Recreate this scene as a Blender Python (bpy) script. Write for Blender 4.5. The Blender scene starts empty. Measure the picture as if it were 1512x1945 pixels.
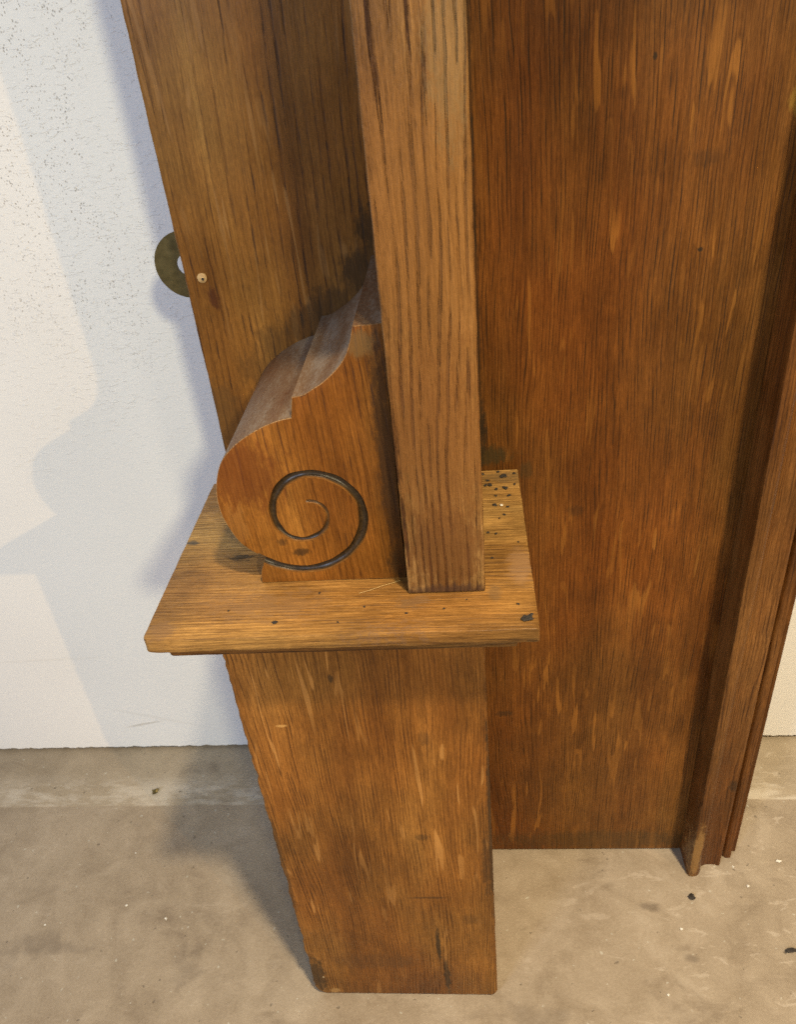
import bpy, bmesh, math, random
from mathutils import Matrix, Vector, noise

random.seed(7)
S = 1.6                                   # survey units -> metres
scene = bpy.context.scene
COL = scene.collection

# ------------------------------------------------------------------ camera
cd = bpy.data.cameras.new('camera'); cam = bpy.data.objects.new('camera', cd); COL.objects.link(cam)
RT = (0.99492, 0.052006, -0.086193)
DN = (-0.043036, -0.554299, -0.831204)
FW = (-0.091004, 0.830691, -0.549245)
cam.matrix_world = Matrix(((RT[0], -DN[0], -FW[0], 0.04099*S), (RT[1], -DN[1], -FW[1], -0.30892*S),
                           (RT[2], -DN[2], -FW[2], 0.46487*S), (0, 0, 0, 1)))
cd.sensor_fit = 'VERTICAL'; cd.sensor_height = 24.0; cd.lens = 1528.09/1945*24.0
cd.clip_start = 0.01; cd.clip_end = 60
scene.cycles.use_denoising = False
cd.dof.use_dof = True; cd.dof.focus_distance = 0.47; cd.dof.aperture_fstop = 20.0
scene.camera = cam

# ------------------------------------------------------------------ world and lamps
w = bpy.data.worlds.new('World'); scene.world = w; w.use_nodes = True
w.node_tree.nodes['Background'].inputs['Color'].default_value = (0.78, 0.86, 1.0, 1)
w.node_tree.nodes['Background'].inputs['Strength'].default_value = 0.20

FOC = Vector((0.0, -0.05*S, 0.27*S))
def lamp(name, loc, power, color, radius, kind='POINT'):
    l = bpy.data.lights.new(name, kind); l.energy = power; l.color = color; l.shadow_soft_size = radius
    o = bpy.data.objects.new(name, l); COL.objects.link(o); o.location = loc
    return o
lamp('low_lamp', (4.85, -4.80, 2.95), 440, (1.0, 0.64, 0.26), 0.03)
spot = lamp('ceiling_lamp', (0.57, -0.89, 2.40), 310, (1.0, 0.82, 0.54), 0.065, 'SPOT')
spot.data.spot_size = math.radians(71); spot.data.spot_blend = 0.75       # recessed downlight: its beam fades out up the wall
room = lamp('room_lamp', (1.44, -3.2, 2.40), 285, (1.0, 0.91, 0.60), 0.14, 'SPOT')
room.data.spot_size = math.radians(34); room.data.spot_blend = 0.95
room.rotation_euler = (Vector((0.0, 0.0, 1.02))-room.location).to_track_quat('-Z', 'Y').to_euler()
al = bpy.data.lights.new('window_light', 'AREA'); al.shape = 'RECTANGLE'; al.size = 0.45; al.size_y = 0.6
al.energy = 27; al.color = (0.71, 0.80, 1.0)
ao = bpy.data.objects.new('window_light', al); COL.objects.link(ao)
ao.location = FOC + Vector((-0.69, -1.0, 0.55)).normalized()*2.4
ao.rotation_euler = (FOC-ao.location).to_track_quat('-Z', 'Y').to_euler()

vs = scene.view_settings
vs.view_transform = 'Standard'; vs.look = 'None'; vs.exposure = 0.07; vs.gamma = 1.0; vs.use_curve_mapping = False

# ------------------------------------------------------------------ node helpers
class NT:
    def __init__(s, name):
        s.m = bpy.data.materials.new(name); s.m.use_nodes = True
        s.t = s.m.node_tree; s.t.nodes.clear()
        s.out = s.t.nodes.new('ShaderNodeOutputMaterial')
        s.b = s.t.nodes.new('ShaderNodeBsdfPrincipled')
        s.t.links.new(s.b.outputs[0], s.out.inputs[0])
        s.co = s.t.nodes.new('ShaderNodeTexCoord').outputs['Object']
    def set(s, sock, v):
        if hasattr(v, 'is_output') or isinstance(v, bpy.types.NodeSocket): s.t.links.new(v, sock)
        elif isinstance(v, tuple) and len(v) == 3 and sock.type == 'RGBA': sock.default_value = (*v, 1)
        else: sock.default_value = v
    def mapv(s, v, scale=(1, 1, 1), loc=(0, 0, 0), rot=(0, 0, 0)):
        n = s.t.nodes.new('ShaderNodeMapping'); s.set(n.inputs[0], v)
        n.inputs['Location'].default_value = loc; n.inputs['Rotation'].default_value = rot; n.inputs['Scale'].default_value = scale
        return n.outputs[0]
    def noise(s, v, scale=1, detail=2, rough=0.5, dist=0, color=False):
        n = s.t.nodes.new('ShaderNodeTexNoise'); s.set(n.inputs['Vector'], v)
        n.inputs['Scale'].default_value = scale; n.inputs['Detail'].default_value = detail
        n.inputs['Roughness'].default_value = rough; n.inputs['Distortion'].default_value = dist
        return n.outputs[1 if color else 0]
    def voro(s, v, scale=1, out=0, rnd=1.0):
        n = s.t.nodes.new('ShaderNodeTexVoronoi'); s.set(n.inputs['Vector'], v); n.inputs['Scale'].default_value = scale
        n.inputs['Randomness'].default_value = rnd
        return n.outputs[out]
    def ramp(s, f, pts):
        n = s.t.nodes.new('ShaderNodeValToRGB'); s.set(n.inputs[0], f); e = n.color_ramp.elements
        while len(e) < len(pts): e.new(0.5)
        for i, (p, c) in enumerate(pts):
            e[i].position = p; e[i].color = (*c, 1) if isinstance(c, tuple) else (c, c, c, 1)
        return n.outputs[0]
    def math(s, op, a, b=0.0, clamp=False):
        n = s.t.nodes.new('ShaderNodeMath'); n.operation = op; n.use_clamp = clamp
        s.set(n.inputs[0], a); s.set(n.inputs[1], b); return n.outputs[0]
    def vmath(s, op, a, b):
        n = s.t.nodes.new('ShaderNodeVectorMath'); n.operation = op; s.set(n.inputs[0], a); s.set(n.inputs[1], b); return n.outputs[0]
    def dist(s, a, b):
        n = s.t.nodes.new('ShaderNodeVectorMath'); n.operation = 'DISTANCE'; s.set(n.inputs[0], a); s.set(n.inputs[1], b); return n.outputs['Value']
    def mix(s, f, a, b, mode='MIX'):
        n = s.t.nodes.new('ShaderNodeMix'); n.data_type = 'RGBA'; n.blend_type = mode
        s.set(n.inputs[0], f); s.set(n.inputs[6], a); s.set(n.inputs[7], b); return n.outputs[2]
    def sep(s, v):
        n = s.t.nodes.new('ShaderNodeSeparateXYZ'); s.set(n.inputs[0], v); return n.outputs
    def comb(s, x, y, z):
        n = s.t.nodes.new('ShaderNodeCombineXYZ'); s.set(n.inputs[0], x); s.set(n.inputs[1], y); s.set(n.inputs[2], z); return n.outputs[0]
    def maprange(s, v, a, b, c=0.0, d=1.0):
        n = s.t.nodes.new('ShaderNodeMapRange'); n.interpolation_type = 'SMOOTHSTEP'
        s.set(n.inputs[0], v); n.inputs[1].default_value = a; n.inputs[2].default_value = b
        n.inputs[3].default_value = c; n.inputs[4].default_value = d; return n.outputs[0]
    def bump(s, h, strength, dist=0.001, normal=None):
        n = s.t.nodes.new('ShaderNodeBump'); s.set(n.inputs['Height'], h)
        n.inputs['Strength'].default_value = strength; n.inputs['Distance'].default_value = dist
        if normal is not None: s.set(n.inputs['Normal'], normal)
        return n.outputs[0]
    def done(s, col, rough, normal=None, spec=0.5):
        s.set(s.b.inputs['Base Color'], col); s.set(s.b.inputs['Roughness'], rough)
        s.b.inputs['Specular IOR Level'].default_value = spec
        if normal is not None: s.set(s.b.inputs['Normal'], normal)
        return s.m

def oak(name, dark, mid, light, pore=(0.03, 0.012, 0.004), axis='Z', seed=0.0, pore_amt=0.8, pore_w=420, pore_l=26,
        pore_lo=0.52, pore_hi=0.565, fleck=None, fleck_amt=0.7, fleck_t=0.66, fleck_tilt=0.0, coarse=0.0, coarse_w=150, blot=0.35, rough=(0.36, 0.55),
        bump=0.35, stains_shade=(), spec=0.24, ring_k=400, ring_amt=0.30, ring_w=0.45, streak=0.45, tilt=0.0, extra=None):
    n = NT(name); v = n.co
    o = n.sep(v)
    if axis == 'X': v = n.comb(o[1], o[2], o[0])
    if axis == 'Y': v = n.comb(o[0], o[2], o[1])
    v = n.mapv(v, loc=(seed*1.37, seed*0.71, seed*2.13), rot=(0, tilt, 0))
    # grain that wanders: sideways warp depending mostly on height
    wv = n.noise(n.mapv(v, scale=(9, 9, 4.5)), 1, 2, color=True)
    wv = n.vmath('MULTIPLY', n.vmath('SUBTRACT', wv, (0.5, 0.5, 0.5)), (0.009, 0.009, 0.0))
    g = n.vmath('ADD', v, wv)
    low = n.noise(n.mapv(g, scale=(26, 26, 2.4)), 1, 3, 0.55)
    midn = n.noise(n.mapv(g, scale=(420, 420, 9)), 1, 5, 0.7)
    fine = n.noise(n.mapv(g, scale=(900, 900, 30)), 1, 4, 0.75)
    micro = n.noise(n.mapv(g, scale=(1500, 1500, 260)), 1, 2, 0.6)
    blt = n.noise(n.mapv(v, scale=(11, 11, 7)), 1, 4, 0.6)
    f = n.math('ADD', n.math('MULTIPLY', low, 0.7), n.math('MULTIPLY', midn, 0.3))
    col = n.ramp(f, [(0.33, dark), (0.5, mid), (0.67, light)])
    fs = n.math('MULTIPLY', n.maprange(fine, 0.33, 0.67, 1.0-streak*0.62, 1.0+streak*0.48), n.maprange(micro, 0.3, 0.7, 0.86, 1.14))
    col = n.mix(1.0, col, n.comb(fs, n.math('POWER', fs, 1.05), n.math('POWER', fs, 1.12)), 'MULTIPLY')
    # growth rings cut lengthwise: long wandering lines, dark and porous on the earlywood side
    gx = n.sep(g)
    u = n.math('ADD', gx[0], n.math('MULTIPLY', gx[1], 0.73))
    u = n.math('ADD', u, n.math('MULTIPLY', n.noise(n.mapv(v, scale=(10, 10, 1.6), loc=(4, 1, 3)), 1, 2, 0.5), 0.05))
    u = n.math('ADD', u, n.math('MULTIPLY', n.noise(n.mapv(v, scale=(90, 90, 16), loc=(2, 6, 3)), 1, 2, 0.5), 0.0035))
    ring = n.math('FRACT', n.math('MULTIPLY', u, ring_k))
    early = n.math('MULTIPLY', n.maprange(ring, ring_w, ring_w*0.35), n.maprange(ring, 0.0, 0.06))
    early = n.math('MULTIPLY', early, n.maprange(n.noise(n.mapv(g, scale=(260, 260, 15), loc=(3, 3, 8)), 1, 3, 0.65), 0.40, 0.56, 0.06, 1.0))
    ek = n.math('SUBTRACT', 1.0, n.math('MULTIPLY', early, ring_amt))
    col = n.mix(1.0, col, n.comb(ek, n.math('POWER', ek, 1.15), n.math('POWER', ek, 1.35)), 'MULTIPLY')
    hv = n.noise(n.mapv(v, scale=(8, 8, 4), loc=(1, 9, 2)), 1, 3, 0.55)
    col = n.mix(1.0, col, n.comb(1.0, n.maprange(hv, 0.3, 0.7, 0.88, 1.13), n.maprange(hv, 0.3, 0.7, 0.75, 1.3)), 'MULTIPLY')
    # medullary ray flecks
    fm = 0.0
    if fleck:
        fv = n.mapv(v, scale=(150, 150, 14), loc=(3.3, 1.7, 0.4), rot=(0, fleck_tilt, 0))
        fn = n.noise(fv, 1, 1.5, 0.45, 0.9)
        fm = n.math('MULTIPLY', n.maprange(fn, fleck_t, fleck_t+0.045), n.maprange(n.noise(n.mapv(v, scale=(14, 14, 8)), 1, 2), 0.38, 0.62))
        col = n.mix(n.math('MULTIPLY', fm, fleck_amt), col, fleck)
    # open pores: short dark dashes along the grain, crowded in bands, at two sizes
    band = n.math('MULTIPLY', n.maprange(n.noise(n.mapv(g, scale=(30, 30, 5)), 1, 3), 0.36, 0.6, 0.5, 1.0), n.math('ADD', n.math('MULTIPLY', early, 0.85), 0.15))
    p1 = n.maprange(n.noise(n.mapv(g, scale=(pore_w, pore_w, pore_l)), 1, 1.5, 0.5), pore_lo, pore_hi)
    p2 = n.maprange(n.noise(n.mapv(g, scale=(pore_w*1.9, pore_w*1.9, pore_l*1.7), loc=(7, 3, 1)), 1, 1.5, 0.5), pore_lo-0.02, pore_hi)
    pm = n.math('MULTIPLY', n.math('MAXIMUM', p1, n.math('MULTIPLY', p2, 0.75)), band)
    if fleck: pm = n.math('MULTIPLY', pm, n.math('SUBTRACT', 1.0, n.math('MULTIPLY', fm, 0.8)))
    hgt = pm
    if coarse > 0:                       # deep weathered furrows between growth rings
        cn = n.noise(n.mapv(g, scale=(coarse_w*1.3, coarse_w*1.3, 24.0)), 1, 3.0, 0.65)
        cm = n.math('MULTIPLY', n.math('MULTIPLY', n.maprange(cn, 0.44, 0.54), n.maprange(early, 0.25, 0.6)), n.maprange(n.noise(n.mapv(v, scale=(30, 30, 9)), 1, 2), 0.3, 0.5, 0.35, 1.0))
        cm = n.math('MULTIPLY', cm, coarse)
        pm = n.math('MAXIMUM', pm, cm); hgt = pm
    col = n.mix(n.math('MULTIPLY', pm, pore_amt), col, pore)
    # uneven old varnish
    bl = n.maprange(blt, 0.3, 0.72, 1.0-blot, 1.0+blot*0.55)
    bl2 = n.maprange(n.noise(n.mapv(v, scale=(42, 42, 30), loc=(5, 2, 1)), 1, 4, 0.6), 0.3, 0.7, 1.0-blot*0.4, 1.0+blot*0.25)
    bl = n.math('MULTIPLY', bl, bl2)
    col = n.mix(1.0, col, n.comb(bl, n.math('POWER', bl, 1.06), n.math('POWER', bl, 1.12)), 'MULTIPLY')
    # individual marks, grime patches and painted shade at measured places
    rag = n.vmath('SUBTRACT', n.noise(n.mapv(n.co, scale=(330, 150, 120) if axis == 'Z' else (120, 330, 150)), 1, 5, 0.75, color=True), (0.5, 0.5, 0.5))
    for (px, py, pz, rx, rz, c, amt) in stains_shade:
        q = n.vmath('SUBTRACT', n.co, (px*S, py*S, pz*S))
        q = n.vmath('ADD', q, n.vmath('MULTIPLY', rag, (rx*S*1.9, rx*S*1.9, rz*S*1.9)))
        q = n.vmath('DIVIDE', q, (rx*S, (rz if axis == 'X' else 1.0)*S, (1.0 if axis == 'X' else rz)*S))
        k = n.maprange(n.dist(q, (0, 0, 0)), 0.45, 1.0, amt, 0.0)
        col = n.mix(k, col, c)
    if extra: col = extra(n, col)
    r = n.maprange(n.math('ADD', n.math('MULTIPLY', blt, 0.6), n.math('MULTIPLY', fine, 0.4)), 0.35, 0.65, rough[0], rough[1])
    r = n.math('ADD', r, n.math('MULTIPLY', pm, 0.25), True)
    h = n.math('SUBTRACT', n.math('ADD', n.math('MULTIPLY', fine, 0.5), n.math('MULTIPLY', micro, 0.35)), hgt)
    h = n.math('ADD', h, n.math('MULTIPLY', blt, 0.8))
    return n.done(col, r, n.bump(h, bump, 0.0006), spec)

GRIME_SHADE = (0.018, 0.014, 0.008)
OLIVE = (0.045, 0.032, 0.012)
M = {}
M['panel'] = oak('oak_panel', (0.105, 0.034, 0.0046), (0.150, 0.0515, 0.0075), (0.205, 0.077, 0.0128), seed=1.1, pore_amt=0.85, pore=(0.022, 0.011, 0.003),
    pore_w=1000, pore_l=26, streak=0.42, ring_k=430, ring_amt=0.28, fleck=(0.32, 0.13, 0.022), fleck_amt=0.55, fleck_t=0.605, fleck_tilt=0.30, rough=(0.34, 0.5), bump=0.28, blot=0.30,
    stains_shade=[(0.066, 0, 0.280, 0.004, 0.006, OLIVE, 0.5), (0.048, 0, 0.288, 0.015, 0.006, OLIVE, 0.8), (0.046, 0, 0.30, 0.004, 0.02, GRIME_SHADE, 0.8),
            (0.046, 0, 0.37, 0.0022, 0.10, GRIME_SHADE, 0.6), (0.046, 0, 0.47, 0.0022, 0.09, GRIME_SHADE, 0.6),  # narrow strip beside the upright: grime line plus painted shade
            (0.088, 0, 0.257, 0.005, 0.004, GRIME_SHADE, 0.3), (0.108, 0, 0.437, 0.0009, 0.0016, GRIME_SHADE, 0.8),
            (0.128, 0, 0.404, 0.007, 0.004, GRIME_SHADE, 0.25), (0.054, 0, 0.125, 0.006, 0.003, GRIME_SHADE, 0.5), (0.115, 0, 0.01, 0.09, 0.012, OLIVE, 0.45),
            (0.156, 0, 0.42, 0.0028, 0.006, (0.25, 0.13, 0.02), 0.8), (0.13, 0, 0.372, 0.0016, 0.001, GRIME_SHADE, 0.9)])
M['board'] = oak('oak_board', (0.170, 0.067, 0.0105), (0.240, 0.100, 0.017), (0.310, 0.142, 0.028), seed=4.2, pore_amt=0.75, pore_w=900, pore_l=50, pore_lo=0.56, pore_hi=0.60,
    pore=(0.02, 0.009, 0.004), fleck=(0.36, 0.185, 0.06), fleck_amt=0.4, fleck_t=0.63, fleck_tilt=-0.4, rough=(0.34, 0.46), bump=0.22, blot=0.25, streak=0.25, ring_k=210, ring_amt=0.22,
    stains_shade=[(-0.0575, 0, 0.366, 0.0028, 0.006, (0.07, 0.02, 0.006), 0.8), (-0.064, 0, 0.312, 0.012, 0.022, (0.09, 0.045, 0.014), 0.5),
            (0.010, 0, 0.388, 0.010, 0.014, GRIME_SHADE, 0.7), (0.002, 0, 0.372, 0.010, 0.012, GRIME_SHADE, 0.7), (-0.010, 0, 0.360, 0.012, 0.011, GRIME_SHADE, 0.6), (-0.022, 0, 0.353, 0.012, 0.010, GRIME_SHADE, 0.5), (-0.034, 0, 0.346, 0.012, 0.010, GRIME_SHADE, 0.4), (-0.046, 0, 0.335, 0.010, 0.010, GRIME_SHADE, 0.35)])  # dark chain along the bracket contour: grime, and soft shade painted behind it
M['upright'] = oak('oak_upright', (0.205, 0.093, 0.023), (0.315, 0.155, 0.043), (0.45, 0.250, 0.084), seed=7.7, pore_amt=0.85, pore_w=1000, pore_l=60, pore=(0.055, 0.019, 0.006),
    coarse=1.0, coarse_w=430, ring_k=235, ring_amt=0.5, ring_w=0.5, rough=(0.4, 0.6), bump=1.0, blot=0.34, streak=0.5,
    stains_shade=[(0.040, -0.0847, 0.45, 0.007, 0.03, (0.24, 0.15, 0.06), 0.5), (0.031, -0.0847, 0.300, 0.020, 0.026, (0.125, 0.046, 0.011), 0.72), (0.031, -0.0847, 0.345, 0.024, 0.045, (0.19, 0.075, 0.017), 0.6), (0.031, -0.0847, 0.405, 0.024, 0.05, (0.27, 0.118, 0.028), 0.45),
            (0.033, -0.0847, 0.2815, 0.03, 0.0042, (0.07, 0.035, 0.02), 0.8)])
M['pedestal'] = oak('oak_pedestal', (0.150, 0.055, 0.0088), (0.220, 0.087, 0.0145), (0.300, 0.130, 0.026), seed=11.3, pore_amt=0.72, pore_w=1150, pore_l=36, pore=(0.030, 0.011, 0.004),
    fleck=(0.40, 0.19, 0.050), fleck_amt=0.7, fleck_t=0.635, fleck_tilt=0.12, rough=(0.38, 0.56), bump=0.5, blot=0.30, ring_k=430, ring_amt=0.2,
    stains_shade=[(-0.016, -0.0879, 0.243, 0.0015, 0.0024, GRIME_SHADE, 0.7), (0.018, -0.0879, 0.208, 0.003, 0.006, GRIME_SHADE, 0.3), (0.012, -0.0879, 0.142, 0.004, 0.003, GRIME_SHADE, 0.45),
            (0.0145, -0.0879, 0.052, 0.0016, 0.020, GRIME_SHADE, 0.85), (0.0175, -0.0879, 0.020, 0.0022, 0.022, GRIME_SHADE, 0.75), (0.012, -0.0879, 0.094, 0.013, 0.0010, GRIME_SHADE, 0.5),
            (0.032, -0.0879, 0.075, 0.005, 0.006, GRIME_SHADE, 0.3), (0.041, -0.0879, 0.120, 0.003, 0.03, GRIME_SHADE, 0.5), (-0.053, -0.0879, 0.02, 0.006, 0.025, GRIME_SHADE, 0.75), (-0.0555, -0.0879, 0.12, 0.0022, 0.06, GRIME_SHADE, 0.5), (0.0435, -0.0879, 0.15, 0.0016, 0.09, GRIME_SHADE, 0.7),
            (-0.045, -0.0879, 0.004, 0.004, 0.003, (0.42, 0.24, 0.08), 0.75), (-0.040, -0.0879, 0.217, 0.003, 0.001, (0.5, 0.27, 0.08), 0.8), (-0.05, -0.0879, 0.018, 0.0008, 0.0008, (0.6, 0.45, 0.25), 0.9),
            (-0.02, -0.0879, 0.035, 0.03, 0.010, (0.10, 0.045, 0.014), 0.45)])
M['shelf'] = oak('oak_shelf', (0.25, 0.122, 0.029), (0.36, 0.190, 0.052), (0.49, 0.290, 0.094), axis='X', seed=14.9, pore_amt=0.6, pore_w=800, pore_l=30, pore=(0.13, 0.06, 0.018),
    rough=(0.34, 0.52), bump=0.45, blot=0.4, streak=0.55,
    stains_shade=[(-0.050, -0.058, 0.2807, 0.007, 0.003, GRIME_SHADE, 0.8), (0.056, -0.006, 0.2807, 0.014, 0.005, (0.14, 0.09, 0.04), 0.6), (-0.073, -0.047, 0.2807, 0.004, 0.0016, (0.05, 0.05, 0.045), 0.8),
            (-0.035, -0.088, 0.2807, 0.03, 0.010, (0.24, 0.13, 0.055), 0.5), (0.019, -0.0885, 0.2807, 0.008, 0.004, (0.16, 0.085, 0.035), 0.7), (0.058, -0.070, 0.2807, 0.006, 0.014, (0.26, 0.15, 0.075), 0.6),
            (0.048, -0.085, 0.2807, 0.003, 0.006, (0.15, 0.09, 0.04), 0.5), (-0.07, -0.1, 0.2807, 0.006, 0.006, (0.2, 0.11, 0.05), 0.6), (0.01, -0.103, 0.2807, 0.02, 0.002, (0.16, 0.09, 0.05), 0.5)])
M['scroll'] = oak('oak_scroll', (0.19, 0.063, 0.008), (0.28, 0.103, 0.0145), (0.37, 0.155, 0.025), seed=18.4, pore_amt=0.7, pore_w=1000, pore_l=40, pore_lo=0.56, pore_hi=0.60, pore=(0.04, 0.014, 0.005),
    rough=(0.30, 0.46), bump=0.35, blot=0.33, streak=0.42, tilt=0.06, ring_k=250, ring_amt=0.16,
    stains_shade=[(-0.038, -0.0749, 0.328, 0.02, 0.018, (0.12, 0.030, 0.0055), 0.6), (0.014, -0.0749, 0.33, 0.005, 0.06, (0.05, 0.022, 0.008), 0.75), (0.0145, -0.0749, 0.286, 0.006, 0.012, GRIME_SHADE, 0.6),
            (-0.0215, -0.0749, 0.2945, 0.004, 0.002, GRIME_SHADE, 0.7), (-0.028, -0.0749, 0.299, 0.003, 0.002, GRIME_SHADE, 0.55), (-0.043, -0.0749, 0.306, 0.005, 0.012, (0.34, 0.15, 0.035), 0.35),
            (0.009, -0.0749, 0.373, 0.006, 0.006, (0.17, 0.10, 0.035), 0.6), (-0.012, -0.0749, 0.357, 0.002, 0.001, GRIME_SHADE, 0.7)])
M['moulding'] = oak('oak_moulding', (0.100, 0.036, 0.0075), (0.155, 0.058, 0.0120), (0.23, 0.095, 0.0225), seed=22.5, pore_amt=0.65, pore_w=700, pore_l=30, pore=(0.035, 0.014, 0.005),
    rough=(0.30, 0.45), bump=0.4, blot=0.35,
    stains_shade=[(0.1645, -0.018, 0.02, 0.004, 0.035, (0.34, 0.19, 0.06), 0.6), (0.18, -0.01, 0.075, 0.003, 0.006, GRIME_SHADE, 0.6)])
M['lip'] = oak('oak_lip', (0.12, 0.050, 0.010), (0.18, 0.080, 0.016), (0.25, 0.12, 0.028), axis='X', seed=33.0, pore_amt=0.8, pore_w=800, pore_l=30, blot=0.4)
M['worn'] = oak('oak_worn_edge', (0.24, 0.12, 0.035), (0.36, 0.19, 0.065), (0.48, 0.28, 0.11), seed=25.5, pore_amt=0.5, rough=(0.35, 0.5), bump=0.4, blot=0.5)

M['shelf_edge'] = oak('oak_shelf_edge', (0.34, 0.19, 0.06), (0.50, 0.31, 0.115), (0.62, 0.42, 0.18), axis='X', seed=29.5, pore_amt=0.7, pore_w=800, pore_l=40, rough=(0.35, 0.5), bump=0.4, blot=0.5)

def dusty(name, base, seed):
    n = NT(name); a = n.noise(n.mapv(n.co, scale=(60, 14, 60), loc=(seed, 0, 0)), 1, 4, 0.6); b = n.noise(n.mapv(n.co, scale=(700, 220, 700)), 1, 3, 0.7)
    c = n.ramp(n.math('ADD', n.math('MULTIPLY', a, 0.6), n.math('MULTIPLY', b, 0.4)), [(0.36, (0.115, 0.052, 0.023)), (0.5, base), (0.62, (0.215, 0.160, 0.115))])
    sp = n.maprange(n.noise(n.mapv(n.co, scale=(330, 330, 330)), 1, 2), 0.70, 0.74)
    c = n.mix(n.math('MULTIPLY', sp, 0.8), c, (0.03, 0.022, 0.016))
    return n.done(c, n.maprange(a, 0.3, 0.7, 0.5, 0.7), n.bump(b, 0.25, 0.0005), 0.22)
M['dust'] = dusty('dusty_oak', (0.160, 0.094, 0.052), 3.0)
n = NT('carved_groove'); a = n.noise(n.mapv(n.co, scale=(420, 420, 420)), 1, 4, 0.65)
dp = n.math('ADD', n.sep(n.co)[1], n.math('MULTIPLY', n.math('SUBTRACT', a, 0.5), 0.0016))
kd = n.maprange(dp, (-0.0749+0.00045)*S, (-0.0749+0.00125)*S)
M['grime'] = n.done(n.mix(kd, n.ramp(a, [(0.35, (0.13, 0.050, 0.010)), (0.65, (0.26, 0.115, 0.028))]), n.ramp(a, [(0.35, (0.022, 0.013, 0.006)), (0.7, (0.060, 0.036, 0.014))])),
    0.36, n.bump(a, 0.3, 0.0004), 0.4)
n = NT('tarnished_brass'); a = n.noise(n.mapv(n.co, scale=(180, 180, 180)), 1, 4)
n.b.inputs['Metallic'].default_value = 0.75
M['brass'] = n.done(n.ramp(a, [(0.3, (0.12, 0.092, 0.034)), (0.7, (0.20, 0.155, 0.062))]), 0.42, n.bump(a, 0.1, 0.0004))
n = NT('crumb_black'); a = n.noise(n.mapv(n.co, scale=(900, 900, 900)), 1, 2)
M['crumb'] = n.done(n.ramp(a, [(0.3, (0.008, 0.007, 0.006)), (0.7, (0.04, 0.03, 0.022))]), 0.8)
n = NT('plaster_chip'); a = n.noise(n.mapv(n.co, scale=(700, 700, 700)), 1, 2)
M['chip'] = n.done(n.ramp(a, [(0.3, (0.55, 0.52, 0.46)), (0.7, (0.78, 0.76, 0.7))]), 0.8)
n = NT('pale_plug'); a = n.noise(n.mapv(n.co, scale=(900, 900, 900)), 1, 2)
M['plug'] = n.done(n.ramp(a, [(0.3, (0.42, 0.24, 0.08)), (0.7, (0.62, 0.42, 0.19))]), 0.6)
n = NT('dry_fibre'); M['fibre'] = n.done((0.42, 0.29, 0.10), 0.5)

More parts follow.
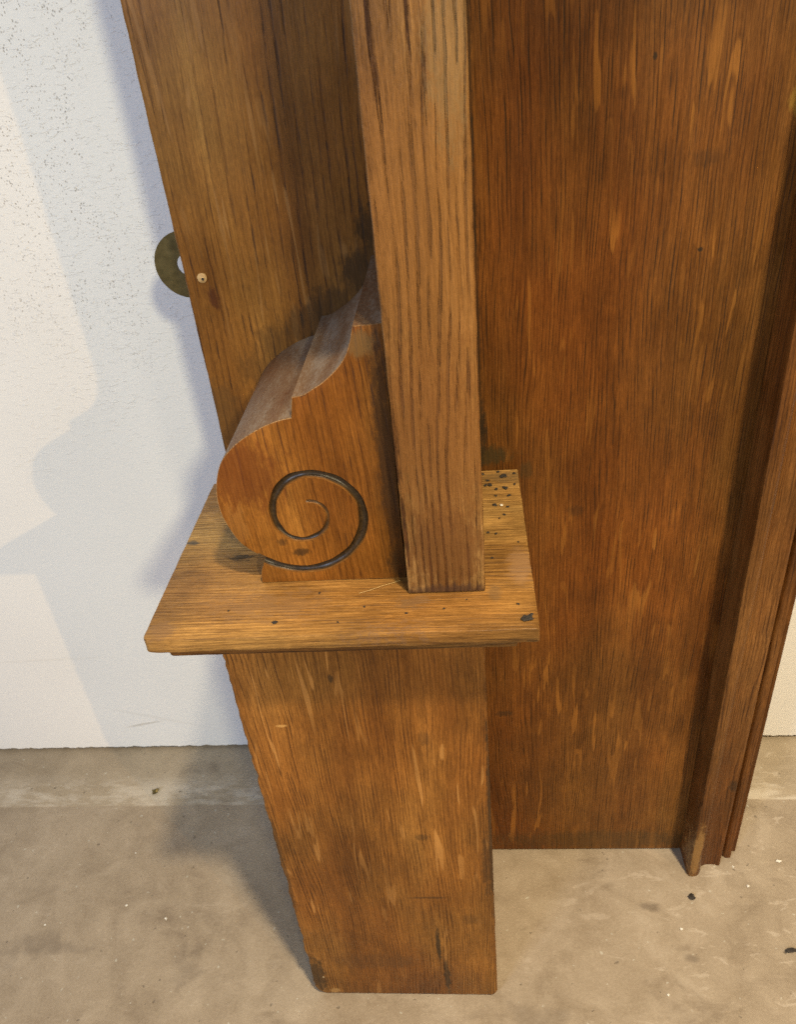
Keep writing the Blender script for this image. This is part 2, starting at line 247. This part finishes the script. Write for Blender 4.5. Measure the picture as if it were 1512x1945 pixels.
# wall: old emulsion over stippled plaster, lining paper rubbed through high on the left
def wall_mat():
    n = NT('painted_plaster'); v = n.co
    st = n.noise(n.mapv(v, scale=(260, 260, 520)), 1, 3, 0.55, 0.6)
    st2 = n.noise(n.mapv(v, scale=(110, 110, 200)), 1, 3, 0.5)
    bl = n.noise(n.mapv(v, scale=(5, 5, 5)), 1, 4)
    o = n.sep(v)
    wob = n.math('MULTIPLY', n.math('SUBTRACT', n.noise(n.mapv(v, scale=(9, 9, 9)), 1, 4, 0.65), 0.5), 0.34)
    zz = n.math('ADD', o[2], wob)
    worn = n.maprange(zz, 0.44, 0.58)                                   # the rubbed patch has its own ragged edge
    xm = n.math('ADD', o[0], n.math('MULTIPLY', wob, 0.6))
    worn = n.math('MULTIPLY', worn, n.maprange(xm, -0.152, -0.185))
    hi = n.maprange(n.math('ADD', o[2], wob), 0.36, 0.52, 0.35, 1.0)
    vv = n.vmath('ADD', v, n.vmath('MULTIPLY', n.noise(n.mapv(v, scale=(500, 500, 500)), 1, 2, color=True), (0.0016, 0.0016, 0.0016)))
    sp = n.maprange(n.voro(n.mapv(vv, scale=(560, 560, 400)), 1), 0.36, 0.22)
    colm = n.maprange(n.noise(n.mapv(v, scale=(48, 48, 15)), 1, 4, 0.7), 0.40, 0.56)
    spm = n.math('MULTIPLY', n.math('MULTIPLY', sp, n.maprange(n.noise(n.mapv(v, scale=(260, 260, 260), loc=(5, 5, 5)), 1, 1), 0.50, 0.58)), n.math('MULTIPLY', colm, worn))
    sp2 = n.math('MULTIPLY', n.maprange(n.noise(n.mapv(v, scale=(240, 240, 200), loc=(8, 1, 3)), 1, 2), 0.745, 0.77), 0.3)
    spm = n.math('MAXIMUM', spm, sp2)
    tint = n.mix(n.noise(n.mapv(v, scale=(210, 210, 210), loc=(4, 4, 4)), 1, 2), (0.10, 0.12, 0.075), (0.20, 0.11, 0.075))
    col = n.ramp(bl, [(0.3, (0.80, 0.795, 0.78)), (0.7, (0.85, 0.845, 0.83))])
    col = n.mix(n.math('MULTIPLY', spm, 0.55), col, tint)
    # scuffs
    for (px, pz, lx, lz, rot, amt) in ((-0.205, 0.027, 0.020, 0.0016, 0.22, 0.45), (-0.262, 0.093, 0.07, 0.0016, 0.03, 0.10), (-0.195, 0.034, 0.05, 0.002, -0.3, 0.12)):
        q = n.vmath('SUBTRACT', v, (px*S, 0, pz*S)); q = n.mapv(q, rot=(0, rot, 0))
        q = n.vmath('ADD', q, n.vmath('MULTIPLY', n.vmath('SUBTRACT', n.noise(n.mapv(v, scale=(120, 120, 120)), 1, 3, color=True), (0.5,)*3), (0.004, 0, 0.003)))
        q = n.vmath('MULTIPLY', q, (1/(lx*S), 0, 1/(lz*S)))
        k = n.maprange(n.dist(q, (0, 0, 0)), 0.3, 1.0, amt, 0.0)
        col = n.mix(k, col, (0.42, 0.38, 0.31))
    fl = n.maprange(n.noise(n.mapv(v, scale=(150, 150, 420), rot=(0, 0.3, 0)), 1, 2, 0.5), 0.60, 0.68)
    h = n.math('ADD', n.math('MULTIPLY', st, 0.8), n.math('MULTIPLY', st2, 0.7))
    h = n.math('ADD', h, n.math('MULTIPLY', n.math('MULTIPLY', fl, hi), 1.5))
    h = n.math('SUBTRACT', h, n.math('MULTIPLY', spm, 0.8))
    nb = n.bump(n.math('MULTIPLY', h, hi), 0.4, 0.0009)
    return n.done(col, 0.75, nb, 0.25)
M['wall'] = wall_mat()

def floor_mat():
    n = NT('bare_concrete'); v = n.co; o = n.sep(v)
    a = n.noise(n.mapv(v, scale=(6, 6, 6)), 1, 5, 0.6); b = n.noise(n.mapv(v, scale=(28, 28, 28), loc=(3, 1, 0)), 1, 5, 0.65, 0.6); c = n.noise(n.mapv(v, scale=(380, 380, 380)), 1, 4, 0.75)
    f = n.math('ADD', n.math('MULTIPLY', a, 0.40), n.math('ADD', n.math('MULTIPLY', b, 0.36), n.math('MULTIPLY', c, 0.24)))
    col = n.ramp(f, [(0.34, (0.180, 0.136, 0.092)), (0.47, (0.270, 0.215, 0.152)), (0.56, (0.325, 0.264, 0.192)), (0.68, (0.40, 0.338, 0.26))])
    # pale trowelled strip along the wall, with residue of paint
    e = n.math('ADD', o[1], n.math('MULTIPLY', n.math('SUBTRACT', n.noise(n.mapv(v, scale=(22, 22, 22)), 1, 4), 0.5), 0.004))
    strip = n.maprange(e, 0.0350*S, 0.0365*S)
    res = n.math('MULTIPLY', n.maprange(e, 0.066*S, 0.046*S), n.maprange(n.noise(n.mapv(v, scale=(14, 42, 20)), 1, 5, 0.7), 0.42, 0.58))
    col = n.mix(n.math('MULTIPLY', strip, 0.22), col, (0.42, 0.36, 0.25))
    col = n.mix(n.math('MULTIPLY', n.math('MULTIPLY', strip, res), 0.55), col, (0.55, 0.50, 0.42))
    # scraped residue under and right of the panel
    sc = n.math('MULTIPLY', n.maprange(n.noise(n.mapv(v, scale=(26, 70, 20), rot=(0, 0, 0.25), loc=(1, 3, 0)), 1, 5, 0.7, 0.8), 0.58, 0.66), n.maprange(o[0], 0.02, 0.30, 0.25, 1.0))
    col = n.mix(n.math('MULTIPLY', sc, 0.32), col, (0.56, 0.49, 0.40))
    dk = n.maprange(n.noise(n.mapv(v, scale=(11, 19, 11), loc=(6, 6, 0)), 1, 5, 0.65, 0.5), 0.56, 0.72)
    col = n.mix(n.math('MULTIPLY', dk, 0.5), col, (0.12, 0.085, 0.055))
    fl = n.maprange(n.noise(n.mapv(v, scale=(190, 190, 190), loc=(9, 1, 1)), 1, 1.5), 0.715, 0.75)
    col = n.mix(n.math('MULTIPLY', fl, 0.35), col, (0.60, 0.62, 0.55))
    pit = n.maprange(n.noise(n.mapv(v, scale=(150, 150, 150), loc=(2, 8, 1)), 1, 2), 0.70, 0.75)
    col = n.mix(n.math('MULTIPLY', pit, 0.6), col, (0.09, 0.07, 0.05))
    for (px, py, lx, ly, amt) in ((-0.222, -0.062, 0.030, 0.008, 0.4), (-0.135, -0.075, 0.012, 0.016, 0.3), (0.135, -0.037, 0.010, 0.003, 0.55), (0.15, -0.066, 0.006, 0.003, 0.5), (0.06, -0.10, 0.03, 0.012, 0.3), (-0.27, -0.07, 0.04, 0.02, 0.3)):
        q = n.vmath('ADD', n.vmath('SUBTRACT', v, (px*S, py*S, 0)), n.vmath('MULTIPLY', n.vmath('SUBTRACT', n.noise(n.mapv(v, scale=(60, 60, 60)), 1, 4, color=True), (0.5,)*3), (lx*S*2.4, ly*S*2.4, 0)))
        k = n.maprange(n.dist(n.vmath('MULTIPLY', q, (1/(lx*S), 1/(ly*S), 0)), (0, 0, 0)), 0.2, 1.0, amt, 0.0)
        col = n.mix(k, col, (0.10, 0.075, 0.055))
    h = n.math('ADD', n.math('MULTIPLY', c, 0.5), n.math('SUBTRACT', n.math('MULTIPLY', b, 1.2), n.math('MULTIPLY', pit, 1.0)))
    h = n.math('ADD', h, n.math('MULTIPLY', strip, 0.8))
    return n.done(col, n.maprange(b, 0.3, 0.7, 0.42, 0.65), n.bump(h, 0.4, 0.001), 0.4)
M['floor'] = floor_mat()

# ------------------------------------------------------------------ mesh helpers
def obj(name, bm, mats, parent=None, smooth=False):
    me = bpy.data.meshes.new(name); bmesh.ops.recalc_face_normals(bm, faces=bm.faces[:]); bm.to_mesh(me); bm.free()
    for m in (mats if isinstance(mats, (list, tuple)) else [mats]): me.materials.append(m)
    if smooth:
        for p in me.polygons: p.use_smooth = True
    if any(p.use_smooth for p in me.polygons): me.set_sharp_from_angle(angle=math.radians(38))
    o = bpy.data.objects.new(name, me); COL.objects.link(o)
    if parent: o.parent = parent
    return o
def tag(o, label=None, cat=None, group=None, kind=None):
    if label: o['label'] = label
    if cat: o['category'] = cat
    if group: o['group'] = group
    if kind: o['kind'] = kind
    return o
def resample(pts, step):
    out = []
    for i, p in enumerate(pts):
        q = pts[(i+1) % len(pts)]; L = math.hypot(q[0]-p[0], q[1]-p[1]); k = max(1, int(L/step))
        for j in range(k): out.append((p[0]+(q[0]-p[0])*j/k, p[1]+(q[1]-p[1])*j/k))
    return out
def rrect(x0, z0, x1, z1, r):                      # r = (bl, br, tr, tl)
    pts = []
    for (cx, cz, a0, rad) in ((x0, z0, 180, r[0]), (x1, z0, 270, r[1]), (x1, z1, 0, r[2]), (x0, z1, 90, r[3])):
        if rad <= 0: pts.append((cx, cz)); continue
        ox = cx + (rad if cx == x0 else -rad); oz = cz + (rad if cz == z0 else -rad)
        for k in range(7):
            a = math.radians(a0+k*15); pts.append((ox+rad*math.cos(a), oz+rad*math.sin(a)))
    return pts
def wear(pts, amp, freq, seed):
    out = []
    for (x, z) in pts:
        a = noise.noise(Vector((x*freq, z*freq, seed)))*0.6+noise.noise(Vector((x*freq*3.1, z*freq*3.1, seed+9)))*0.4
        b = noise.noise(Vector((x*freq, z*freq, seed+31)))
        out.append((x+a*amp, z+b*amp*0.5))
    return out
def prism(outline, d0, d1, axis='Y', bevel=0.0, seg=3, worn_index=0, rim_index=None, rim_test=None):
    """Closed solid: a 2-D outline pushed from d0 (front, or bottom) to d1, its d0 rim rounded. Survey units in, metres out."""
    bm = bmesh.new()
    def P(a, b, d): return (a*S, d*S, b*S) if axis == 'Y' else (a*S, b*S, d*S)
    f = [bm.verts.new(P(a, b, d0)) for a, b in outline]; k = [bm.verts.new(P(a, b, d1)) for a, b in outline]
    front = bm.faces.new(f); bm.faces.new(k[::-1])
    for i in range(len(f)):
        j = (i+1) % len(f); q = bm.faces.new((f[j], f[i], k[i], k[j]))
        if rim_index is not None: q.normal_update(); q.material_index = rim_index if rim_test(((outline[i][0]+outline[j][0])/2, (outline[i][1]+outline[j][1])/2)) else 0
    bmesh.ops.recalc_face_normals(bm, faces=bm.faces[:])
    if bevel > 0:
        r = bmesh.ops.bevel(bm, geom=front.edges[:], offset=bevel*S, segments=seg, profile=0.5, affect='EDGES', clamp_overlap=True)
        for q in r['faces']:
            q.smooth = True; q.material_index = worn_index
    return bm

# ------------------------------------------------------------------ setting
YW = 0.0858*S
bm = bmesh.new()
vv = [bm.verts.new(p) for p in ((-4, -6, 0), (4, -6, 0), (4, YW+0.3, 0), (-4, YW+0.3, 0))]; bm.faces.new(vv)
tag(obj('floor', bm, M['floor']), kind='structure')
bm = bmesh.new()                                   # the plaster stops in a ragged lip a few millimetres above the concrete
xs = [-3.0] + [-0.6+i*0.002 for i in range(601)] + [3.0]
lo = []; hi = []; bk = []; kb = []; tp = []
for x in xs:
    r = 0.0034+0.0018*noise.noise(Vector((x*90, 0, 3)))+0.0012*noise.noise(Vector((x*300, 0, 8)))
    y = YW-0.002*x/S*0
    lo.append(bm.verts.new((x, y+0.0008, r))); hi.append(bm.verts.new((x, y, r+0.0016)))
    tp.append(bm.verts.new((x, y, 2.6))); bk.append(bm.verts.new((x, y+0.10, 2.6))); kb.append(bm.verts.new((x, y+0.10, r)))
for i in range(len(xs)-1):
    for a, b in ((lo, hi), (hi, tp), (tp, bk), (bk, kb), (kb, lo)): bm.faces.new((a[i], a[i+1], b[i+1], b[i]))
tag(obj('wall', bm, M['wall']), kind='structure')

# ------------------------------------------------------------------ the oak piece
HS = 0.2807
root = bpy.data.objects.new('oak_surround', None); COL.objects.link(root)
tag(root, 'old oak furniture surround with scroll bracket and shelf standing before the white wall', 'furniture')
TOP = 0.78

# panel right of the upright, board left of it
panel = obj('back_panel', prism(resample([(0.0315, 0.0012), (0.1612, 0.0012), (0.1612, TOP), (0.0315, TOP)], 0.02), 0.0, 0.022), M['panel'], root)
tag(panel, 'wide red-brown panel with faint pale flecks')
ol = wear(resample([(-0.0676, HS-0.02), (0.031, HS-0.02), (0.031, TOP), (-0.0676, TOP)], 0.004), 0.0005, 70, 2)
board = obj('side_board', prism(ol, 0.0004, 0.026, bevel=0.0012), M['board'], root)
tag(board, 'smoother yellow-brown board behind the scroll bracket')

# lower pedestal, worn down its left edge
pts = rrect(-0.0562, 0.0, 0.0438, 0.263, (0.0078, 0.0050, 0, 0))
pts = resample(pts, 0.0025)
q = []
for (x, z) in pts:
    if z > 0.001:
        s = -1 if x < 0 else 1
        a = noise.noise(Vector((z*120, 3 if s < 0 else 8, 0)))+0.6*noise.noise(Vector((z*330, 5, s)))
        x += (0.0010 if s < 0 else 0.0003)*a
        if s < 0:                                    # chips knocked out of the left arris
            for cz, dp, wd in ((0.212, 0.0012, 0.0025), (0.186, 0.0010, 0.002), (0.150, 0.0018, 0.003), (0.128, 0.0012, 0.002), (0.108, 0.0018, 0.0035), (0.088, 0.0014, 0.0025), (0.058, 0.0020, 0.004), (0.036, 0.0014, 0.003)): x += dp*(0.35+0.9*noise.noise(Vector((cz*900, 0, 5)))**2)*math.exp(-((z-cz)/wd)**2)
    elif -0.05 < x < 0.04: z += 0.0005+0.0005*noise.noise(Vector((x*220, 0, 4)))
    q.append((x, max(z, 0.0002)))
ped = obj('pedestal', prism(q, -0.0879, -0.0006, bevel=0.0011), M['pedestal'], root)
tag(ped, 'lower post with pale ray flecks, a dark crack and a chipped left edge')

# shelf: a slab with a worn front arris and a stepped under-moulding, mitred round three sides
def ring_pts(ins, r, side=0.0):
    ra = 0.0009
    x0, x1, y0, y1 = -0.0762+ins+side, 0.0622-ins-side, -0.1047+ins, -0.0003
    pts = [(x0, y1)]
    for k in range(7):
        a = math.radians(180+k*15); pts.append((x0+r+r*math.cos(a), y0+r+r*math.sin(a)))
    for k in range(7):
        a = math.radians(270+k*15); pts.append((x1-ra+ra*math.cos(a), y0+ra+ra*math.sin(a)))
    pts.append((x1, y1))
    out = []
    for i in range(len(pts)-1):
        p, t = pts[i], pts[i+1]; L = math.hypot(t[0]-p[0], t[1]-p[1]); k = max(1, round((L-0.002)/0.0022)) if L > 0.01 else 1
        # the same count on every ring
        k = 40 if (i == 0 or i == len(pts)-2) else (60 if L > 0.02 else 1)
        for j in range(k): out.append((p[0]+(t[0]-p[0])*j/k, p[1]+(t[1]-p[1])*j/k))
    out.append(pts[-1]); return out
def rings(layers, amp, worn=0):
    bm = bmesh.new(); rs = []
    for (ins, z, r, *sd) in layers:
        row = []
        for (x, y) in ring_pts(ins, r, *sd):
            a = noise.noise(Vector((x*110, y*110, z*60)))*0.6+noise.noise(Vector((x*420, y*420, z*200)))*0.4
            b = noise.noise(Vector((x*160+7, y*160, z*60)))
            k = amp if y < -0.003 else 0
            row.append(bm.verts.new(((x+a*k*(1 if abs(x) > 0.05 else 0.2))*S, (y+a*k)*S, (z+b*k*0.5)*S)))
        rs.append(row)
    for li, (a, b) in enumerate(zip(rs, rs[1:])):
        for i in range(len(a)-1):
            f = bm.faces.new((a[i], a[i+1], b[i+1], b[i])); f.smooth = True
            if worn and li < 2 and noise.noise(Vector((a[i].co.x*60, a[i].co.y*60, 2)))+0.8*noise.noise(Vector((a[i].co.x*400, a[i].co.y*400, 5))) > 0.05: f.material_index = worn
    bm.faces.new([v for v in rs[0]]); bm.faces.new([v for v in rs[-1]][::-1])
    for i in range(len(rs)-1):
        bm.faces.new((rs[i][0], rs[i+1][0], rs[i+1][-1], rs[i][-1]))
    return bm
shelf = obj('shelf', rings([(0.0008, HS, 0.003), (0.0002, HS-0.0003, 0.0026), (0.0, HS-0.0008, 0.0026), (0.0, HS-0.0040, 0.0026), (0.0, HS-0.0058, 0.0026), (0.0006, HS-0.0066, 0.0028), (0.0020, HS-0.0070, 0.003)], 0.00035, 0), [M['shelf'], M['shelf_edge']], root)
tag(shelf, 'worn honey-coloured shelf dotted with dark crumbs')
obj('under_moulding', rings([(0.0012, HS-0.0072, 0.002, 0.006), (0.0016, HS-0.0092, 0.002, 0.006), (0.0030, HS-0.0104, 0.002, 0.007), (0.0070, HS-0.0118, 0.002, 0.007), (0.0105, HS-0.0135, 0.002, 0.006), (0.0150, HS-0.0170, 0.001, 0.004)], 0.0002), M['lip'], root)

# tall square upright standing on the shelf
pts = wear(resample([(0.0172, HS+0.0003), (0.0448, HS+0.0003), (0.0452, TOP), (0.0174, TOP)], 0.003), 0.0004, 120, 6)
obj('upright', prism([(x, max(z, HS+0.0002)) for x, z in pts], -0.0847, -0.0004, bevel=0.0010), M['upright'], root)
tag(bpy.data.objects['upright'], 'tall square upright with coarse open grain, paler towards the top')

# scroll bracket with its carved spiral
OUT = [(0.0158, 0.2809), (-0.0386, 0.2809), (-0.0380, 0.286), (-0.0361, 0.2905), (-0.0348, 0.2922), (-0.0378, 0.2942), (-0.041, 0.297), (-0.0437, 0.3004), (-0.0464, 0.307),
       (-0.0478, 0.3133), (-0.0478, 0.3202), (-0.0463, 0.3269), (-0.044, 0.3325), (-0.0409, 0.3366), (-0.0363, 0.3406), (-0.0314, 0.3437), (-0.0259, 0.3464), (-0.0208, 0.3481), (-0.0166, 0.3488),
       (-0.0152, 0.3562), (-0.0116, 0.3567), (-0.0084, 0.3584), (-0.0045, 0.3607), (0.0001, 0.3645), (0.0035, 0.3685), (0.0057, 0.3732), (0.0072, 0.3786), (0.0163, 0.3790)]
def catmull(pts, n, corners=()):
    out = []
    N = len(pts)
    for i in range(N-1):
        p0 = pts[i-1] if i > 0 and i not in corners else pts[i]; p1 = pts[i]; p2 = pts[i+1]; p3 = pts[i+2] if i+2 < N and (i+1) not in corners else pts[i+1]
        for j in range(n):
            t = j/n
            out.append(tuple(0.5*(2*b+(c-a)*t+(2*a-5*b+4*c-d)*t*t+(-a+3*b-3*c+d)*t**3) for a, b, c, d in zip(p0, p1, p2, p3)))
    out.append(pts[-1]); return out
ol = catmull(OUT, 5, corners=(0, 1, 4, 18, 19, 26, 27))
YS = -0.0749
def top_side(m): return m[1] > 0.322 and m[0] < 0.0157
bm = prism(ol, YS, -0.0005, bevel=0.0006, seg=2, worn_index=2, rim_index=1, rim_test=top_side)
bracket = obj('scroll_bracket', bm, [M['scroll'], M['dust'], M['worn'], M['grime']], root)
tag(bracket, 'scroll-shaped bracket with dusty top and a spiral carved in its face')
SP = [(-0.0165, 0.3163), (-0.0134, 0.3158), (-0.0108, 0.3137), (-0.0097, 0.3098), (-0.011, 0.3052), (-0.0137, 0.3022), (-0.0176, 0.3004), (-0.0216, 0.3003), (-0.0253, 0.302), (-0.028, 0.3057), (-0.0291, 0.3101),
      (-0.0288, 0.3147), (-0.0272, 0.3191), (-0.0244, 0.3231), (-0.0208, 0.3258), (-0.0168, 0.3271), (-0.0123, 0.3272), (-0.0075, 0.3258), (-0.0034, 0.3234), (-0.0001, 0.3199), (0.0023, 0.3153), (0.0029, 0.31), (0.0023, 0.3046),
      (0.0001, 0.2991), (-0.0034, 0.2944), (-0.0076, 0.2909), (-0.0126, 0.2882), (-0.0183, 0.2868), (-0.0244, 0.2869), (-0.0303, 0.2886), (-0.0345, 0.2906), (-0.0385, 0.2935)]
sp = catmull(SP, 6)
def tube(path, rad, ysc=1.0, ring=12):
    bm = bmesh.new(); rows = []
    for i, (x, z) in enumerate(path):
        a = path[max(i-1, 0)]; b = path[min(i+1, len(path)-1)]; d = Vector((b[0]-a[0], 0, b[1]-a[1])).normalized(); nrm = Vector((-d.z, 0, d.x))
        r = rad(i/(len(path)-1)); rows.append([bm.verts.new((Vector((x, YS, z))+nrm*math.cos(t)*r+Vector((0, 1, 0))*math.sin(t)*r*ysc)*S) for t in [2*math.pi*k/ring+0.13 for k in range(ring)]])
    for a, b in zip(rows, rows[1:]):
        for k in range(ring): f = bm.faces.new((a[k], a[(k+1) % ring], b[(k+1) % ring], b[k])); f.smooth = True
    bm.faces.new(rows[0]); bm.faces.new(rows[-1][::-1]); return bm
cut = obj('groove_cutter', tube(sp, lambda t: 0.0007+0.00085*min(1, t*2.2)+0.0003*t+0.00010*math.sin(t*47)+0.00008*math.sin(t*113), 1.15), [M['grime']])
md = bracket.modifiers.new('carve', 'BOOLEAN'); md.operation = 'DIFFERENCE'; md.object = cut; md.solver = 'EXACT'
try: md.material_mode = 'TRANSFER'
except Exception: pass
dg = bpy.context.evaluated_depsgraph_get(); dg.update()
me = bpy.data.meshes.new_from_object(bracket.evaluated_get(dg)); bracket.modifiers.clear(); old = bracket.data; bracket.data = me
for p in bracket.data.polygons: p.use_smooth = abs(p.normal.y) < 0.985
bracket.data.set_sharp_from_angle(angle=math.radians(35))
bpy.data.objects.remove(cut); bpy.data.meshes.remove(old)

# stepped moulding down the right side of the panel (profile in plan, carried up)
MP = [(0.1613, 0.022), (0.1614, -0.0168), (0.1622, -0.0182), (0.1640, -0.0186), (0.1668, -0.0180), (0.1680, -0.0172), (0.1690, -0.0158), (0.1697, -0.0132), (0.1712, -0.0117), (0.1738, -0.0106), (0.1770, -0.0102), (0.1795, -0.0106), (0.1812, -0.0112), (0.1822, -0.0108), (0.1828, -0.0092),
      (0.1832, -0.0030), (0.1842, -0.0026), (0.1852, -0.0046), (0.1868, -0.0060), (0.1888, -0.0064), (0.1899, -0.0060), (0.1905, -0.0040), (0.1912, -0.0014), (0.1922, -0.0016), (0.1938, -0.0018), (0.1945, -0.0006), (0.1945, 0.022)]
bm = bmesh.new(); rows = []
zs = [0.0003]+[0.0012+i*0.004 for i in range(196)]
for z in zs:
    row = []
    for (x, y) in MP:
        a = noise.noise(Vector((x*200, y*200, z*55)))*0.00035+noise.noise(Vector((x*400, y*300, z*210)))*0.0002
        k = 0 if y > 0.02 else 1
        row.append(bm.verts.new(((x+a*k*0.5)*S, (y+a*k)*S, z*S)))
    rows.append(row)
for a, b in zip(rows, rows[1:]):
    for i in range(len(MP)):
        j = (i+1) % len(MP); bm.faces.new((a[i], a[j], b[j], b[i])).smooth = True
bm.faces.new(rows[0]); bm.faces.new(rows[-1][::-1])
mo = obj('edge_moulding', bm, M['moulding'], root)
for f in mo.data.polygons: pass
tag(mo, 'stepped moulding running down the right side of the panel')

# brass hanging plate behind the left edge, pale screw plug in the board
RC = (-0.0742, 0.3724); RY = 0.0275; bm = bmesh.new(); N = 64; lay = []
for y in (RY, RY+0.0007):
    lay.append(([bm.verts.new(((RC[0]+0.0142*math.cos(2*math.pi*k/N))*S, y*S, (RC[1]+0.0142*math.sin(2*math.pi*k/N))*S)) for k in range(N)],
                [bm.verts.new(((RC[0]+0.0046*math.cos(2*math.pi*k/N))*S, y*S, (RC[1]+0.0046*math.sin(2*math.pi*k/N))*S)) for k in range(N)]))
for k in range(N):
    j = (k+1) % N
    for y in (0, 1): bm.faces.new((lay[y][0][k], lay[y][0][j], lay[y][1][j], lay[y][1][k]))
    bm.faces.new((lay[0][0][k], lay[0][0][j], lay[1][0][j], lay[1][0][k])); bm.faces.new((lay[0][1][k], lay[0][1][j], lay[1][1][j], lay[1][1][k]))
tag(obj('hanging_plate', bm, M['brass'], root), 'round dull brass hanging plate with a hole')
bm = bmesh.new(); PC = (-0.0603, 0.3745); N = 20; r_o = []; r_i = []; r_b = []
for k in range(N):
    a = 2*math.pi*k/N; w1 = 1+0.12*noise.noise(Vector((math.cos(a)*2, math.sin(a)*2, 1)))
    r_o.append(bm.verts.new(((PC[0]+0.0019*w1*math.cos(a))*S, -0.0002*S, (PC[1]+0.0019*w1*math.sin(a))*S)))
    r_i.append(bm.verts.new(((PC[0]+0.0004+0.0006*math.cos(a))*S, -0.0007*S, (PC[1]-0.0003+0.0006*math.sin(a))*S)))
    r_b.append(bm.verts.new(((PC[0]+0.0019*w1*math.cos(a))*S, 0.002*S, (PC[1]+0.0019*w1*math.sin(a))*S)))
for k in range(N):
    j = (k+1) % N; bm.faces.new((r_o[k], r_o[j], r_i[j], r_i[k])); bm.faces.new((r_b[k], r_b[j], r_o[j], r_o[k]))
f = bm.faces.new(r_i); f.material_index = 1; bm.faces.new(r_b[::-1])
tag(obj('screw_plug', bm, [M['plug'], M['crumb']], root), 'small pale plug with a dark pinhole')

# ------------------------------------------------------------------ loose bits
def crumb_bm(r, flat, seed):
    bm = bmesh.new(); bmesh.ops.create_icosphere(bm, subdivisions=2, radius=r)
    for v in bm.verts:
        k = 1+0.95*noise.noise(v.co/r*1.3+Vector((seed, 0, 0))); v.co *= k; v.co.z *= flat
    mn = min(v.co.z for v in bm.verts)
    for v in bm.verts: v.co.z -= mn
    return bm
def bit(name, x, y, z, r, flat, mat, label, cat, group=None, seed=0, rz=0, sx=1):
    o = obj(name, crumb_bm(r*S, flat, seed), mat); o.location = (x*S, y*S, z*S+0.00015); o.rotation_euler = (0, 0, rz); o.scale = (sx, 1, 1)
    return tag(o, label, cat, group)
back = [(0.0559, -0.0059, .0013), (0.0494, -0.0127, .0011), (0.057, -0.0218, .0008), (0.0507, -0.0286, .0010), (0.0560, -0.0304, .0007), (0.0542, -0.0359, .0006), (0.0521, -0.0384, .0005), (0.0558, -0.0159, .0011), (0.0475, -0.013, .0009), (0.0485, -0.009, .0007),
        (0.052, -0.0165, .0007), (0.0605, -0.004, .0007), (0.0600, -0.013, .0007), (0.0465, -0.0035, .0008), (0.0515, -0.0215, .0006), (0.0472, -0.048, .0006), (0.0545, -0.0065, .0008), (0.0502, -0.049, .0006), (0.0585, -0.055, .0005), (0.0535, -0.002, .0007)]
for i, (x, y, r) in enumerate(back):
    bit('wood_crumb', x, y, HS, r*0.8, 0.35, M['crumb'], 'tiny black crumb on the back of the shelf, right of the upright', 'crumb', 'crumbs at the back of the shelf', i*3.1, i*1.7, 1.3)
front = [(-0.0296, -0.0976, .0010), (-0.0157, -0.0821, .0005), (0.0016, -0.0906, .0005), (0.0168, -0.0948, .0005), (0.048, -0.0646, .0006), (0.0559, -0.0919, .0006), (-0.048, -0.0905, .0005), (0.030, -0.093, .0005), (-0.007, -0.0985, .0005), (0.038, -0.0885, .0004)]
for i, (x, y, r) in enumerate(front):
    bit('dirt_speck', x, y, HS, r*0.68, 0.3, M['crumb'], 'tiny dark speck on the front strip of the shelf', 'speck', 'specks along the front of the shelf', 40+i*2.3, i*1.1, 1.4)
bit('dark_flake', 0.0585, -0.0998, HS, 0.0016, 0.22, M['crumb'], 'ragged black flake at the front right corner of the shelf', 'flake', None, 91, 0.6, 1.4)
bit('pale_grain', 0.0535, -0.0292, HS, 0.0006, 0.6, M['chip'], 'single pale grain among the black crumbs on the shelf', 'grain', None, 95)
bm = bmesh.new()                                   # dry fibre lying at the foot of the bracket
path = [(-0.001, -0.0835), (0.003, -0.0822), (0.007, -0.0802), (0.0105, -0.0786), (0.0138, -0.0768)]
rows = []
for i, (x, y) in enumerate(path):
    rows.append([bm.verts.new(((x+0.00008*dx)*S, (y+0.00008*dy)*S, (HS+0.0005+0.00008*dz+0.0004*math.sin(i*0.8))*S)) for dx, dy, dz in ((0, 1, 0), (0, 0, 1), (0, -1, 0), (0, 0, -1))])
for a, b in zip(rows, rows[1:]):
    for k in range(4): bm.faces.new((a[k], a[(k+1) % 4], b[(k+1) % 4], b[k]))
bm.faces.new(rows[0]); bm.faces.new(rows[-1][::-1])
tag(obj('dry_fibre', bm, M['fibre']), 'thin straw-coloured fibre at the foot of the bracket', 'fibre')
bit('dark_flake', 0.1608, -0.0317, 0, 0.0020, 0.5, M['crumb'], 'dark flake on the floor in front of the moulding', 'flake', None, 61, 1.2, 0.9)
bit('dark_splinter', 0.2066, -0.0628, 0, 0.0011, 0.7, M['crumb'], 'thin dark splinter on the floor at the right edge', 'splinter', None, 65, 0.15, 3.4)
bit('grit_grain', -0.1909, 0.0467, 0, 0.0018, 0.7, M['brass'], 'small olive-brown lump on the pale strip of floor by the wall', 'grit', None, 71, 0.3, 1.3)
whites = [(0.2178, -0.0085, .0016), (0.135, -0.0865, .0010), (-0.1837, -0.0371, .0009), (-0.1558, -0.0454, .0011), (0.1503, -0.0506, .0010), (-0.2315, -0.0496, .0008), (0.19, -0.012, .0008), (0.195, -0.0245, .0012), (-0.19, -0.001, .0007)]
for i, (x, y, r) in enumerate(whites):
    bit('paint_chip', x, y, 0, r*0.6, 0.35, M['chip'], 'tiny white paint chip lying on the bare concrete floor', 'chip', 'paint chips on the floor', 120+i*1.9, i*0.8, 1.3)
